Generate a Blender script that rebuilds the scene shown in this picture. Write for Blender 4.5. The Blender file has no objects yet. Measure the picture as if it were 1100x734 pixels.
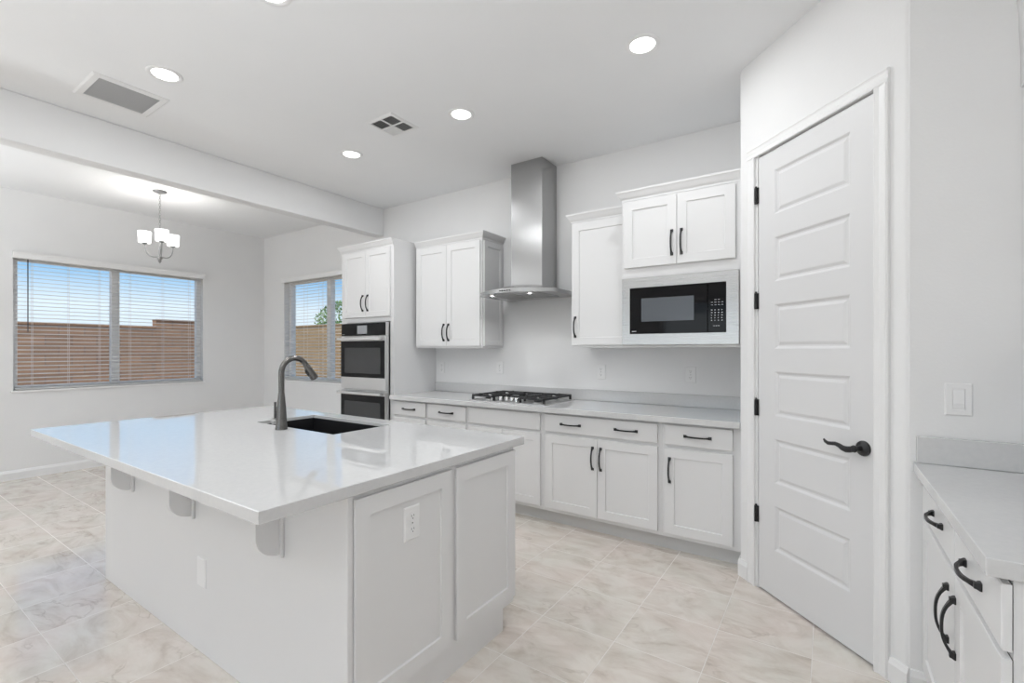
import bpy, bmesh, math, random
from mathutils import Vector, Matrix
from math import sin, cos, pi, radians, sqrt

SC = bpy.context.scene
COL = SC.collection
random.seed(7)

# ------------------------------------------------------------------ camera
CAM_F, CAM_YAW, CAM_Y0, CAM_H = 505.0, 33.9, 376.5, 1.35
cam_d = bpy.data.cameras.new('camera')
cam = bpy.data.objects.new('camera', cam_d)
COL.objects.link(cam)
cam_d.sensor_width = 36.0
cam_d.lens = 36.0 * CAM_F / 1100.0
cam_d.shift_y = (CAM_Y0 - 367.0) / 1100.0
cam_d.clip_start = 0.02
cam.location = (0, 0, CAM_H)
cam.rotation_euler = (radians(90), 0, radians(CAM_YAW))
SC.camera = cam

# ------------------------------------------------------------------ view
SC.view_settings.view_transform = 'Standard'
SC.view_settings.look = 'None'
SC.view_settings.gamma = 1.0
SC.view_settings.use_curve_mapping = False
SC.view_settings.exposure = -0.04
SC.cycles.use_denoising = True
SC.cycles.max_bounces = 12
SC.cycles.diffuse_bounces = 6
SC.cycles.sample_clamp_indirect = 6.0
SC.cycles.caustics_reflective = False
SC.cycles.caustics_refractive = False

# ------------------------------------------------------------------ sky
world = bpy.data.worlds.new('sky')
SC.world = world
world.use_nodes = True
wn = world.node_tree.nodes
wl = world.node_tree.links
wn.clear()
w_out = wn.new('ShaderNodeOutputWorld')
w_bg = wn.new('ShaderNodeBackground')
w_tc = wn.new('ShaderNodeTexCoord')
w_sep = wn.new('ShaderNodeSeparateXYZ')
w_ramp = wn.new('ShaderNodeValToRGB')
wl.new(w_tc.outputs['Generated'], w_sep.inputs[0])
wl.new(w_sep.outputs['Z'], w_ramp.inputs[0])
cr = w_ramp.color_ramp
cr.elements[0].position = 0.0
cr.elements[0].color = (0.80, 0.88, 0.95, 1)
cr.elements[1].position = 1.0
cr.elements[1].color = (0.62, 0.70, 0.82, 1)
e = cr.elements.new(0.075); e.color = (0.80, 0.90, 1.0, 1)
e = cr.elements.new(0.13); e.color = (0.31, 0.57, 0.87, 1)
e = cr.elements.new(0.30); e.color = (0.14, 0.37, 0.76, 1)
wl.new(w_ramp.outputs[0], w_bg.inputs[0])
w_bg.inputs[1].default_value = 1.15
wl.new(w_bg.outputs[0], w_out.inputs[0])

# ------------------------------------------------------------------ sun and added fill lamps at the unseen rear windows
sun_d = bpy.data.lights.new('sun', 'SUN')
sun_d.energy = 5.0
sun_d.angle = radians(0.6)
sun_d.color = (1.0, 0.93, 0.84)
sun = bpy.data.objects.new('sun', sun_d)
COL.objects.link(sun)
sun.rotation_euler = Vector((-0.30, 0.42, -0.86)).to_track_quat('-Z', 'Y').to_euler()

REAR_FILL_POWER = 13.0      # each added fill lamp at a rear window
LAMP_POWER = 7.2       # each recessed ceiling light
SHADE_EMIT = 2.0
ADDED_REAR_WINDOWS = [(-6.2, -4.2), (-3.4, -1.4), (-1.0, 0.6)]  # unseen windows added to bring in fill light
REAR_Y = -5.2
for (a, b) in ADDED_REAR_WINDOWS:
    ld = bpy.data.lights.new('window_daylight', 'AREA')
    ld.shape = 'RECTANGLE'
    ld.size = b - a - 0.1
    ld.size_y = 2.0
    ld.energy = REAR_FILL_POWER
    ld.color = (0.97, 0.985, 1.0)
    lo = bpy.data.objects.new('window_daylight', ld)
    COL.objects.link(lo)
    lo.location = ((a + b) / 2, REAR_Y - 0.02, 1.45)
    lo.rotation_euler = Vector((0, 1, 0.75)).to_track_quat('-Z', 'Z').to_euler()   # tilted up so the fill reaches the ceiling


# added fill lamps aimed at the ceiling, unseen, on the kitchen and dining sides
FILL_A = 42.0
FILL_B = 54.0
for (fx, fy, fz, fp) in ((-1.3, -0.9, 1.75, FILL_A), (-5.7, -0.9, 1.75, FILL_B)):
    ld = bpy.data.lights.new('bounce_flash', 'AREA')
    ld.shape = 'DISK'; ld.size = 0.8; ld.energy = fp; ld.color = (.935, .972, 1.0)
    lo = bpy.data.objects.new('bounce_flash', ld)
    COL.objects.link(lo)
    lo.location = (fx, fy, fz)
    lo.rotation_euler = (radians(180), 0, 0)


# ------------------------------------------------------------------ materials
def mat(name, col, rough=0.5, metal=0.0, spec=0.5, coat=0.0):
    m = bpy.data.materials.new(name)
    m.use_nodes = True
    p = m.node_tree.nodes['Principled BSDF']
    p.inputs['Base Color'].default_value = (*col, 1)
    p.inputs['Roughness'].default_value = rough
    p.inputs['Metallic'].default_value = metal
    p.inputs['Specular IOR Level'].default_value = spec
    p.inputs['Coat Weight'].default_value = coat
    return m


def noisy(m, c1, c2, scale=8, bump=0.0, bscale=200, detail=4):
    nt = m.node_tree
    p = nt.nodes['Principled BSDF']
    tc = nt.nodes.new('ShaderNodeTexCoord')
    n = nt.nodes.new('ShaderNodeTexNoise')
    n.inputs['Scale'].default_value = scale
    n.inputs['Detail'].default_value = detail
    nt.links.new(tc.outputs['Object'], n.inputs['Vector'])
    r = nt.nodes.new('ShaderNodeValToRGB')
    r.color_ramp.elements[0].color = (*c1, 1)
    r.color_ramp.elements[1].color = (*c2, 1)
    r.color_ramp.elements[0].position = 0.3
    r.color_ramp.elements[1].position = 0.7
    nt.links.new(n.outputs['Fac'], r.inputs[0])
    nt.links.new(r.outputs[0], p.inputs['Base Color'])
    if bump:
        n2 = nt.nodes.new('ShaderNodeTexNoise')
        n2.inputs['Scale'].default_value = bscale
        nt.links.new(tc.outputs['Object'], n2.inputs['Vector'])
        b = nt.nodes.new('ShaderNodeBump')
        b.inputs['Strength'].default_value = bump
        b.inputs['Distance'].default_value = 0.002
        nt.links.new(n2.outputs['Fac'], b.inputs['Height'])
        nt.links.new(b.outputs[0], p.inputs['Normal'])
    return m


WALL = noisy(mat('wall_paint', (.80, .80, .80), .85, spec=.25), (.795, .795, .797), (.81, .81, .81), 3, .25, 90)
CEIL = noisy(mat('ceiling_paint', (.8, .8, .8), .9, spec=.2), (.857, .863, .87), (.867, .872, .878), 3, .25, 70)
CAB = mat('white_cabinet_paint', (.74, .74, .742), .33, spec=.45)
DOORP = mat('white_door_paint', (.72, .72, .725), .38, spec=.45)
TRIM = mat('white_trim_paint', (.82, .82, .82), .4)
PLATE = mat('white_plastic', (.82, .82, .82), .3)
SLOT = mat('dark_slot', (.03, .03, .03), .6)
BRONZE = mat('black_bronze', (.012, .012, .013), .35, spec=.5)
CAST = mat('cast_iron', (.02, .02, .021), .55)
BLKGLASS = mat('black_glass', (.005, .005, .006), .05, spec=.22)
OVENGLASS = mat('oven_window_glass', (.05, .051, .053), .10, spec=.35)
MWGLASS = mat('microwave_window_mesh', (.095, .105, .12), .18, spec=.5)
STEEL2 = mat('plain_steel', (.60, .60, .60), .3, 1.0)
CHROME = mat('polished_steel', (.75, .75, .75), .12, 1.0)
FAUC = mat('brushed_gunmetal_nickel', (.16, .155, .15), .24, 1.0)
NICK = mat('brushed_nickel', (.42, .42, .42), .32, 1.0)
SINKM = mat('black_composite_sink', (.012, .012, .013), .28, spec=.5)
BLIND = mat('white_faux_wood', (.70, .70, .69), .45)
VINYL = mat('white_vinyl', (.90, .90, .90), .4)
WAND = mat('dark_wand', (.03, .03, .035), .4)
DARK = mat('dark_gap', (.02, .02, .02), .8)
TOEK = mat('toe_kick_paint', (.62, .62, .62), .5)  # shade of the recess put into a darker even grey
MARK = mat('printed_marks', (.55, .56, .58), .5)
SCREEN = mat('grey_display', (.33, .34, .36), .15)
LENS = mat('frosted_lens', (.95, .95, .95), .5)
LEAF = noisy(mat('leaves', (.10, .22, .06), .6), (.05, .13, .03), (.16, .30, .08), 6)
BARK = mat('bark', (.16, .11, .07), .85)


def emit(m, col, s):
    p = m.node_tree.nodes['Principled BSDF']
    p.inputs['Emission Color'].default_value = (*col, 1)
    p.inputs['Emission Strength'].default_value = s
    return m


LAMPLENS = emit(mat('lit_lamp_lens', (.9, .9, .9), .5), (1, .985, .96), 6.0)
SHADE = emit(mat('lit_frosted_glass_shade', (.9, .9, .9), .5), (1, .985, .95), SHADE_EMIT)


def brushed(name, axis, base=.50, rough=.27):
    m = mat(name, (base, base, base), rough, 1.0)
    nt = m.node_tree
    p = nt.nodes['Principled BSDF']
    tc = nt.nodes.new('ShaderNodeTexCoord')
    mp = nt.nodes.new('ShaderNodeMapping')
    s = [900, 900, 900]
    s[axis] = 6
    mp.inputs['Scale'].default_value = s
    n = nt.nodes.new('ShaderNodeTexNoise')
    n.inputs['Scale'].default_value = 1.0
    n.inputs['Detail'].default_value = 3
    nt.links.new(tc.outputs['Object'], mp.inputs[0])
    nt.links.new(mp.outputs[0], n.inputs['Vector'])
    mr = nt.nodes.new('ShaderNodeMapRange')
    mr.inputs['To Min'].default_value = rough - .015
    mr.inputs['To Max'].default_value = rough + .02
    nt.links.new(n.outputs['Fac'], mr.inputs[0])
    nt.links.new(mr.outputs[0], p.inputs['Roughness'])
    p.inputs['Anisotropic'].default_value = .6
    return m


STEEL = brushed('brushed_stainless_horizontal', 0)
STEELV = brushed('brushed_stainless_vertical', 2, .47, .25)


def glass_mat():
    m = bpy.data.materials.new('window_glass')
    m.use_nodes = True
    nt = m.node_tree
    nt.nodes.clear()
    o = nt.nodes.new('ShaderNodeOutputMaterial')
    mx = nt.nodes.new('ShaderNodeMixShader')
    t = nt.nodes.new('ShaderNodeBsdfTransparent')
    t.inputs[0].default_value = (.96, .98, .98, 1)
    g = nt.nodes.new('ShaderNodeBsdfGlossy')
    g.inputs['Roughness'].default_value = .01
    fr = nt.nodes.new('ShaderNodeFresnel')
    fr.inputs[0].default_value = 1.45
    ge = nt.nodes.new('ShaderNodeNewGeometry')
    iv = nt.nodes.new('ShaderNodeMath'); iv.operation = 'SUBTRACT'; iv.inputs[0].default_value = 1
    ml = nt.nodes.new('ShaderNodeMath'); ml.operation = 'MULTIPLY'
    nt.links.new(ge.outputs['Backfacing'], iv.inputs[1])
    nt.links.new(iv.outputs[0], ml.inputs[0]); nt.links.new(fr.outputs[0], ml.inputs[1])
    nt.links.new(ml.outputs[0], mx.inputs[0])
    nt.links.new(t.outputs[0], mx.inputs[1])
    nt.links.new(g.outputs[0], mx.inputs[2])
    nt.links.new(mx.outputs[0], o.inputs[0])
    return m


STEELO = brushed('bright_brushed_stainless', 0, .68, .3)

GLASS = glass_mat()


def quartz_mat():
    m = mat('white_quartz', (.78, .78, .78), .012, spec=.75)
    noisy(m, (.60, .602, .605), (.63, .63, .63), 60, 0)
    return m


QUARTZ = quartz_mat()


def tile_mat():
    m = mat('marbled_beige_tile', (.5, .46, .42), .2, spec=.85)
    nt = m.node_tree
    L = nt.links
    p = nt.nodes['Principled BSDF']
    tc = nt.nodes.new('ShaderNodeTexCoord')
    mp = nt.nodes.new('ShaderNodeMapping')
    mp.inputs['Location'].default_value = (0.058 + 0.382 * 40, -0.607 + 0.3665 * 40, 0)
    L.new(tc.outputs['Object'], mp.inputs[0])
    br = nt.nodes.new('ShaderNodeTexBrick')
    br.offset = 0
    br.squash = 1
    br.inputs['Color1'].default_value = (0, 0, 0, 1)
    br.inputs['Color2'].default_value = (1, 1, 1, 1)
    br.inputs['Mortar'].default_value = (.5, .5, .5, 1)
    br.inputs['Scale'].default_value = 1
    br.inputs['Mortar Size'].default_value = .0019
    br.inputs['Mortar Smooth'].default_value = .15
    br.inputs['Bias'].default_value = 0
    br.inputs['Brick Width'].default_value = .382
    br.inputs['Row Height'].default_value = .3665
    L.new(mp.outputs[0], br.inputs['Vector'])
    # a different piece of stone per tile
    sep = nt.nodes.new('ShaderNodeSeparateColor')
    L.new(br.outputs['Color'], sep.inputs[0])
    rnd = nt.nodes.new('ShaderNodeMath'); rnd.operation = 'MULTIPLY'
    rnd.inputs[1].default_value = 23.0
    L.new(sep.outputs[0], rnd.inputs[0])
    # streaky stone: stretched, warped noise
    mp2 = nt.nodes.new('ShaderNodeMapping')
    mp2.inputs['Rotation'].default_value = (0, 0, radians(38))
    mp2.inputs['Scale'].default_value = (1.2, 2.3, 1)
    L.new(tc.outputs['Object'], mp2.inputs[0])
    n0 = nt.nodes.new('ShaderNodeTexNoise'); n0.noise_dimensions = '4D'
    n0.inputs['Scale'].default_value = 2.6
    n0.inputs['Detail'].default_value = 6
    n0.inputs['Roughness'].default_value = .62
    n0.inputs['Distortion'].default_value = 1.6
    L.new(mp2.outputs[0], n0.inputs['Vector'])
    L.new(rnd.outputs[0], n0.inputs['W'])
    r0 = nt.nodes.new('ShaderNodeValToRGB')
    c = r0.color_ramp
    c.elements[0].position = .30; c.elements[0].color = (.54, .475, .415, 1)
    c.elements[1].position = .74; c.elements[1].color = (.79, .755, .71, 1)
    k = c.elements.new(.44); k.color = (.665, .61, .555, 1)
    k = c.elements.new(.56); k.color = (.735, .69, .64, 1)
    L.new(n0.outputs['Fac'], r0.inputs[0])
    # thin darker veins
    nv = nt.nodes.new('ShaderNodeTexNoise'); nv.noise_dimensions = '4D'
    nv.inputs['Scale'].default_value = 2.8
    nv.inputs['Detail'].default_value = 5
    nv.inputs['Distortion'].default_value = .9
    L.new(mp2.outputs[0], nv.inputs['Vector'])
    L.new(rnd.outputs[0], nv.inputs['W'])
    sb = nt.nodes.new('ShaderNodeMath'); sb.operation = 'SUBTRACT'; sb.inputs[1].default_value = .5
    ab = nt.nodes.new('ShaderNodeMath'); ab.operation = 'ABSOLUTE'
    L.new(nv.outputs['Fac'], sb.inputs[0]); L.new(sb.outputs[0], ab.inputs[0])
    rv = nt.nodes.new('ShaderNodeValToRGB')
    rv.color_ramp.elements[0].position = 0.0; rv.color_ramp.elements[0].color = (.74, .71, .68, 1)
    rv.color_ramp.elements[1].position = .022; rv.color_ramp.elements[1].color = (1, 1, 1, 1)
    L.new(ab.outputs[0], rv.inputs[0])
    mu = nt.nodes.new('ShaderNodeMix'); mu.data_type = 'RGBA'; mu.blend_type = 'MULTIPLY'
    nm = nt.nodes.new('ShaderNodeTexNoise'); nm.noise_dimensions = '4D'; nm.inputs['Scale'].default_value = 3.1
    L.new(tc.outputs['Object'], nm.inputs['Vector']); L.new(rnd.outputs[0], nm.inputs['W'])
    mm = nt.nodes.new('ShaderNodeMapRange')
    mm.inputs['From Min'].default_value = .50; mm.inputs['From Max'].default_value = .62
    mm.inputs['To Min'].default_value = 0.0; mm.inputs['To Max'].default_value = .85
    L.new(nm.outputs['Fac'], mm.inputs[0]); L.new(mm.outputs[0], mu.inputs['Factor'])
    L.new(r0.outputs[0], mu.inputs['A']); L.new(rv.outputs[0], mu.inputs['B'])
    # blotches of pink and green grey
    nb = nt.nodes.new('ShaderNodeTexNoise'); nb.inputs['Scale'].default_value = 3.0
    L.new(tc.outputs['Object'], nb.inputs['Vector'])
    rb = nt.nodes.new('ShaderNodeValToRGB')
    rb.color_ramp.elements[0].position = .35; rb.color_ramp.elements[0].color = (1.0, .965, .955, 1)
    rb.color_ramp.elements[1].position = .65; rb.color_ramp.elements[1].color = (.955, .965, .945, 1)
    L.new(nb.outputs['Fac'], rb.inputs[0])
    mb = nt.nodes.new('ShaderNodeMix'); mb.data_type = 'RGBA'; mb.blend_type = 'MULTIPLY'
    mb.inputs['Factor'].default_value = 1
    L.new(mu.outputs['Result'], mb.inputs['A']); L.new(rb.outputs[0], mb.inputs['B'])
    # grout
    mg = nt.nodes.new('ShaderNodeMix'); mg.data_type = 'RGBA'
    L.new(br.outputs['Fac'], mg.inputs['Factor'])
    L.new(mb.outputs['Result'], mg.inputs['A'])
    mg.inputs['B'].default_value = (.72, .69, .65, 1)
    L.new(mg.outputs['Result'], p.inputs['Base Color'])
    # roughness and bump
    rr = nt.nodes.new('ShaderNodeMapRange')
    rr.inputs['To Min'].default_value = .10
    rr.inputs['To Max'].default_value = .7
    L.new(br.outputs['Fac'], rr.inputs[0]); L.new(rr.outputs[0], p.inputs['Roughness'])
    bp = nt.nodes.new('ShaderNodeBump'); bp.invert = True
    bp.inputs['Strength'].default_value = .6; bp.inputs['Distance'].default_value = .0015
    L.new(br.outputs['Fac'], bp.inputs['Height']); L.new(bp.outputs[0], p.inputs['Normal'])
    return m


TILE = tile_mat()


def block_mat(name, c1, c2, mortar, swap):
    m = mat(name, c1, .9, spec=.2)
    nt = m.node_tree; L = nt.links
    p = nt.nodes['Principled BSDF']
    tc = nt.nodes.new('ShaderNodeTexCoord')
    sx = nt.nodes.new('ShaderNodeSeparateXYZ'); cx = nt.nodes.new('ShaderNodeCombineXYZ')
    L.new(tc.outputs['Object'], sx.inputs[0])
    L.new(sx.outputs['Y' if swap else 'X'], cx.inputs[0]); L.new(sx.outputs['Z'], cx.inputs[1])
    br = nt.nodes.new('ShaderNodeTexBrick')
    br.inputs['Color1'].default_value = (*c1, 1); br.inputs['Color2'].default_value = (*c2, 1)
    br.inputs['Mortar'].default_value = (*mortar, 1)
    br.inputs['Scale'].default_value = 1; br.inputs['Mortar Size'].default_value = .008
    br.inputs['Brick Width'].default_value = .40; br.inputs['Row Height'].default_value = .20
    L.new(cx.outputs[0], br.inputs['Vector']); L.new(br.outputs['Color'], p.inputs['Base Color'])
    return m


BLOCK = block_mat('brown_block', (.33, .205, .135), (.26, .165, .11), (.19, .13, .10), True)
BLOCK2 = block_mat('tan_block', (.36, .25, .14), (.31, .215, .12), (.24, .17, .10), False)
GRAVEL = noisy(mat('desert_gravel', (.45, .36, .27), .95), (.36, .28, .20), (.52, .43, .33), 20)

# ------------------------------------------------------------------ mesh helpers
ORG = {}      # world origin of every object


def thing(name, label=None, cat=None, loc=(0, 0, 0), group=None, kind=None):
    o = bpy.data.objects.new(name, None)
    o.empty_display_size = .1
    COL.objects.link(o)
    o.location = loc
    ORG[o] = Vector(loc)
    tag(o, label, cat, group, kind)
    return o


def tag(o, label=None, cat=None, group=None, kind=None):
    if label: o['label'] = label
    if cat: o['category'] = cat
    if group: o['group'] = group
    if kind: o['kind'] = kind
    return o


def obj(name, bm, m, parent=None, smooth=False, origin=None):
    """bm is in world coordinates; link it as ONE mesh object."""
    bmesh.ops.recalc_face_normals(bm, faces=bm.faces[:])
    if parent is not None:
        org = ORG[parent]
    else:
        org = Vector(origin) if origin else Vector((0, 0, 0))
    me = bpy.data.meshes.new(name)
    bmesh.ops.translate(bm, verts=bm.verts[:], vec=-org)
    bm.to_mesh(me)
    bm.free()
    if isinstance(m, (list, tuple)):
        for k in m: me.materials.append(k)
    else:
        me.materials.append(m)
    o = bpy.data.objects.new(name, me)
    COL.objects.link(o)
    if parent is not None:
        o.parent = parent
    else:
        o.location = org
    ORG[o] = org
    if smooth:
        for f in me.polygons: f.use_smooth = True
        md = o.modifiers.new('split', 'EDGE_SPLIT')
        md.split_angle = radians(38)
    return o


def B():
    return bmesh.new()


def box(bm, x0, x1, y0, y1, z0, z1, bev=0.0, seg=1, mi=0, M=None):
    if x0 > x1: x0, x1 = x1, x0
    if y0 > y1: y0, y1 = y1, y0
    if z0 > z1: z0, z1 = z1, z0
    r = bmesh.ops.create_cube(bm, size=1)
    vs = r['verts']
    for v in vs:
        v.co = Vector((x0 + (v.co.x + .5) * (x1 - x0), y0 + (v.co.y + .5) * (y1 - y0), z0 + (v.co.z + .5) * (z1 - z0)))
    fs = {f for v in vs for f in v.link_faces}
    if bev > 0:
        es = list({e for v in vs for e in v.link_edges})
        rr = bmesh.ops.bevel(bm, geom=es, offset=bev, segments=seg, affect='EDGES', profile=.5)
        fs = {f for v in rr['verts'] for f in v.link_faces}
        vs = list({v for f in fs for v in f.verts})
    for f in fs: f.material_index = mi
    if M is not None:
        for v in vs: v.co = M @ v.co
    return vs


def loft(bm, rings, close_start=True, close_end=True, mi=0, M=None):
    """rings: lists of the same number of points, closed loops."""
    R = []
    for ring in rings:
        R.append([bm.verts.new((M @ Vector(p)) if M is not None else Vector(p)) for p in ring])
    n = len(R[0])
    for a, b in zip(R[:-1], R[1:]):
        for i in range(n):
            f = bm.faces.new((a[i], a[(i + 1) % n], b[(i + 1) % n], b[i]))
            f.material_index = mi
    if close_start:
        f = bm.faces.new(R[0]); f.material_index = mi
    if close_end:
        f = bm.faces.new(R[-1]); f.material_index = mi
    return R


def nested(bm, x0, x1, z0, z1, steps, M=None, mi=0):
    """Rectangle lofted through (inset, y) steps; front faces -y."""
    rings = []
    for ins, y in steps:
        rings.append([(x0 + ins, y, z0 + ins), (x1 - ins, y, z0 + ins), (x1 - ins, y, z1 - ins), (x0 + ins, y, z1 - ins)])
    loft(bm, rings, M=M, mi=mi)


def tube(bm, pts, rad, n=12, M=None, caps=True, mi=0, flat=None):
    """Tube along points, rad a number or list."""
    P = [Vector(p) for p in pts]
    if not isinstance(rad, (list, tuple)): rad = [rad] * len(P)
    rings = []
    prev = None
    for i, p in enumerate(P):
        t = (P[min(i + 1, len(P) - 1)] - P[max(i - 1, 0)]).normalized()
        if prev is None:
            up = Vector((0, 0, 1)) if abs(t.z) < .9 else Vector((1, 0, 0))
            a = t.cross(up).normalized()
        else:
            a = (prev - t * prev.dot(t)).normalized()
        prev = a
        b = t.cross(a)
        fa, fb = flat if flat else (1, 1)
        rings.append([p + a * cos(2 * pi * k / n) * rad[i] * fa + b * sin(2 * pi * k / n) * rad[i] * fb for k in range(n)])
    loft(bm, rings, caps, caps, mi, M)


def lathe(bm, prof, c, n=32, axis='z', M=None, mi=0, caps=True):
    """prof: (radius, height) pairs along the axis from point c."""
    rings = []
    for r, h in prof:
        r = max(r, 1e-5)
        ring = []
        for k in range(n):
            a = 2 * pi * k / n
            if axis == 'z': p = (c[0] + r * cos(a), c[1] + r * sin(a), c[2] + h)
            elif axis == 'y': p = (c[0] + r * cos(a), c[1] + h, c[2] + r * sin(a))
            else: p = (c[0] + h, c[1] + r * cos(a), c[2] + r * sin(a))
            ring.append(p)
        rings.append(ring)
    loft(bm, rings, caps, caps, mi, M)


def prism(bm, poly, a, b, axis, M=None, mi=0):
    """poly of 2-D points extruded from a to b along axis."""
    def P(u, v, w):
        return {'x': (w, u, v), 'y': (u, w, v), 'z': (u, v, w)}[axis]
    loft(bm, [[P(u, v, a) for u, v in poly], [P(u, v, b) for u, v in poly]], M=M, mi=mi)


def struct(name, bm, m, label=None):
    o = obj(name, bm, m)
    o['kind'] = 'structure'
    if label: o['label'] = label
    return o


# ================================================================== ROOM
H = 3.03
YB = 3.79           # kitchen / dining back wall
XL = -7.04          # dining left wall
XR = 0.92           # right wall behind the small counter
XP = -0.44          # pantry return wall
CD = 2.675          # diagonal wall plane x + y = CD
YE = 2.408          # end wall above the small counter
PC = (XP, CD - XP)  # left corner of the diagonal
QC = (CD - YE, YE)  # right corner of the diagonal

bm = B(); box(bm, XL - .2, XR + .2, REAR_Y - .2, YB + .2, -.12, 0)
struct('floor', bm, TILE)
bm = B(); box(bm, XL - .2, XR + .2, REAR_Y - .2, YB + .2, H, H + .12)
struct('ceiling', bm, CEIL)

W1 = (1.165, 2.958, .93, 2.345)      # left wall window: y0 y1 z0 z1
W2 = (-6.50, -4.62, .93, 2.345)      # back wall window: x0 x1 z0 z1
T = .16
bm = B()
box(bm, XL - T, XL, REAR_Y, W1[0], 0, H)
box(bm, XL - T, XL, W1[1], YB + T, 0, H)
box(bm, XL - T, XL, W1[0], W1[1], 0, W1[2])
box(bm, XL - T, XL, W1[0], W1[1], W1[3], H)
struct('wall_left', bm, WALL)
bm = B()
box(bm, XL, W2[0], YB, YB + T, 0, H)
box(bm, W2[1], XP + .2, YB, YB + T, 0, H)
box(bm, W2[0], W2[1], YB, YB + T, 0, W2[2])
box(bm, W2[0], W2[1], YB, YB + T, W2[3], H)
struct('wall_back', bm, WALL)
bm = B(); box(bm, XR, XR + T, REAR_Y, YE + T, 0, H)
struct('wall_right', bm, WALL)
bm = B(); box(bm, QC[0], XR, YE, YE + .12, 0, H)
struct('wall_counter_end', bm, WALL)
bm = B(); box(bm, XP, XP + .11, PC[1] + .02, YB, 0, H)
struct('wall_pantry_return', bm, WALL)
# unseen rear wall with the added window openings
bm = B()
xs = [XL - T] + [v for ab in ADDED_REAR_WINDOWS for v in ab] + [XR + T]
for i in range(0, len(xs), 2):
    box(bm, xs[i], xs[i + 1], REAR_Y - T, REAR_Y, 0, H)
for (a, b) in ADDED_REAR_WINDOWS:
    box(bm, a, b, REAR_Y - T, REAR_Y, 0, .4)
    box(bm, a, b, REAR_Y - T, REAR_Y, 2.5, H)
struct('wall_rear', bm, WALL)

# diagonal pantry wall; local frame s along the wall, d into the wall
S0 = Vector((-.327, 3.002, 0))
MD = Matrix(((cos(-pi / 4), -sin(-pi / 4), 0, S0.x), (sin(-pi / 4), cos(-pi / 4), 0, S0.y), (0, 0, 1, 0), (0, 0, 0, 1)))
# MD maps (s, d, z): s axis = (cos-45, sin-45) ; d axis = (sin45, cos45) into the pantry
sL = (Vector((*PC, 0)) - S0).length * -1
sR = (Vector((*QC, 0)) - S0).length
DH = 2.445
bm = B()
r = .018   # rounded drywall corner
def arc(cx, cy, rr, a0, a1, n=6):
    return [(cx + rr * cos(radians(a0 + (a1 - a0) * k / n)), cy + rr * sin(radians(a0 + (a1 - a0) * k / n))) for k in range(n + 1)]


# plan outline with bullnose corners, extruded; the doorway is left open below the lintel
pL = [(-.03, 0)] + arc(sL + r, r, r, -90, -180) + [(sL, .11), (-.03, .11)]
pR = [(.735, .11), (.735, 0)] + arc(sR - r * 1.3, r * 1.3, r * 1.3, -90, 0) + [(sR, .11)]
prism(bm, pL, 0, H, 'z', M=MD)
prism(bm, pR, 0, H, 'z', M=MD)
prism(bm, [(-.03, 0), (.735, 0), (.735, .11), (-.03, .11)], DH + .03, H, 'z', M=MD)
struct('wall_pantry_diagonal', bm, WALL)

# header beam between kitchen and dining
bm = B(); box(bm, -4.53, -4.385, REAR_Y, YB, 2.707, H, .008, 2)
struct('trim_1', bm, WALL, 'drywall header beam across the ceiling between kitchen and dining area')


# baseboards
def baseboard(name, a, b, nrm):
    bm = B()
    a = Vector((*a, 0)); b = Vector((*b, 0)); n = Vector((*nrm, 0))
    prof = [(0, 0), (.014, 0), (.014, .075), (.010, .085), (.006, .098), (0, .10)]
    loft(bm, [[p + n * u + Vector((0, 0, z)) for u, z in prof] for p in (a, b)])
    return struct(name, bm, TRIM)


baseboard('baseboard_left', (XL, REAR_Y), (XL, YB), (1, 0))
baseboard('baseboard_back', (XL + .015, YB), (-4.36, YB), (0, -1))
q = sqrt(.5)
a = MD @ Vector((sL, 0, 0)); b = MD @ Vector((-.082, 0, 0))
baseboard('baseboard_pantry', (a.x, a.y), (b.x, b.y), (-q, -q))
a = MD @ Vector((.764, 0, 0)); b = MD @ Vector((sR, 0, 0))
baseboard('baseboard_pantry_right', (a.x, a.y), (b.x, b.y), (-q, -q))
baseboard('baseboard_end', (QC[0] + .001, YE), (.318, YE), (0, -1))
baseboard('baseboard_return', (XP, PC[1] + .02), (XP, 3.158), (-1, 0))

# casing round the pantry door
bm = B()
cp = [(0, 0), (-.016, 0), (-.018, .006), (-.012, .022), (-.014, .045), (-.018, .054), (-.014, .060), (0, .060)]
for s0, sg in ((-.019, -1), (.702 + .001, 1)):
    loft(bm, [[Vector((s0 + sg * v, u, z)) for u, v in cp] for z in (0, DH + .006)], M=MD)
loft(bm, [[Vector((s, u, DH + .006 + v)) for u, v in cp] for s in (-.079, .763)], M=MD)
struct('trim_2', bm, TRIM)
bm = B()   # jamb
box(bm, -.03, -.006, 0, .11, 0, DH + .006, M=MD)
box(bm, .707, .735, 0, .11, 0, DH + .006, M=MD)
box(bm, -.03, .735, 0, .11, DH + .006, DH + .03, M=MD)
box(bm, -.006, .707, .05, .065, DH - .01, DH + .006, M=MD)
struct('trim_3', bm, TRIM)

# the six-panel pantry door
DW = .701
door = thing('door_1', loc=tuple(MD @ Vector((DW / 2, 0, 0))), kind='structure',
             label='tall white six panel pantry door in the diagonal wall')
bm = B()
z0d, z1d = .012, DH - .003
pz = [.262 + .3655 * i for i in range(6)]
ph = .242
pa, pb = .122, .579
box(bm, 0, pa, 0.0, .035, z0d, z1d, M=MD)
box(bm, pb, DW, 0.0, .035, z0d, z1d, M=MD)
edges = [z0d] + [v for p in pz for v in (p, p + ph)] + [z1d]
for i in range(0, len(edges), 2):
    box(bm, pa, pb, 0.0, .035, edges[i], edges[i + 1], M=MD)
for p in pz:
    nested(bm, pa, pb, p, p + ph, [(0, .035), (0, 0), (.004, .002), (.012, .009), (.020, .010), (.034, .0035), (.037, .003)], M=MD)
obj('door_panel', bm, DOORP, door)
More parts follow.
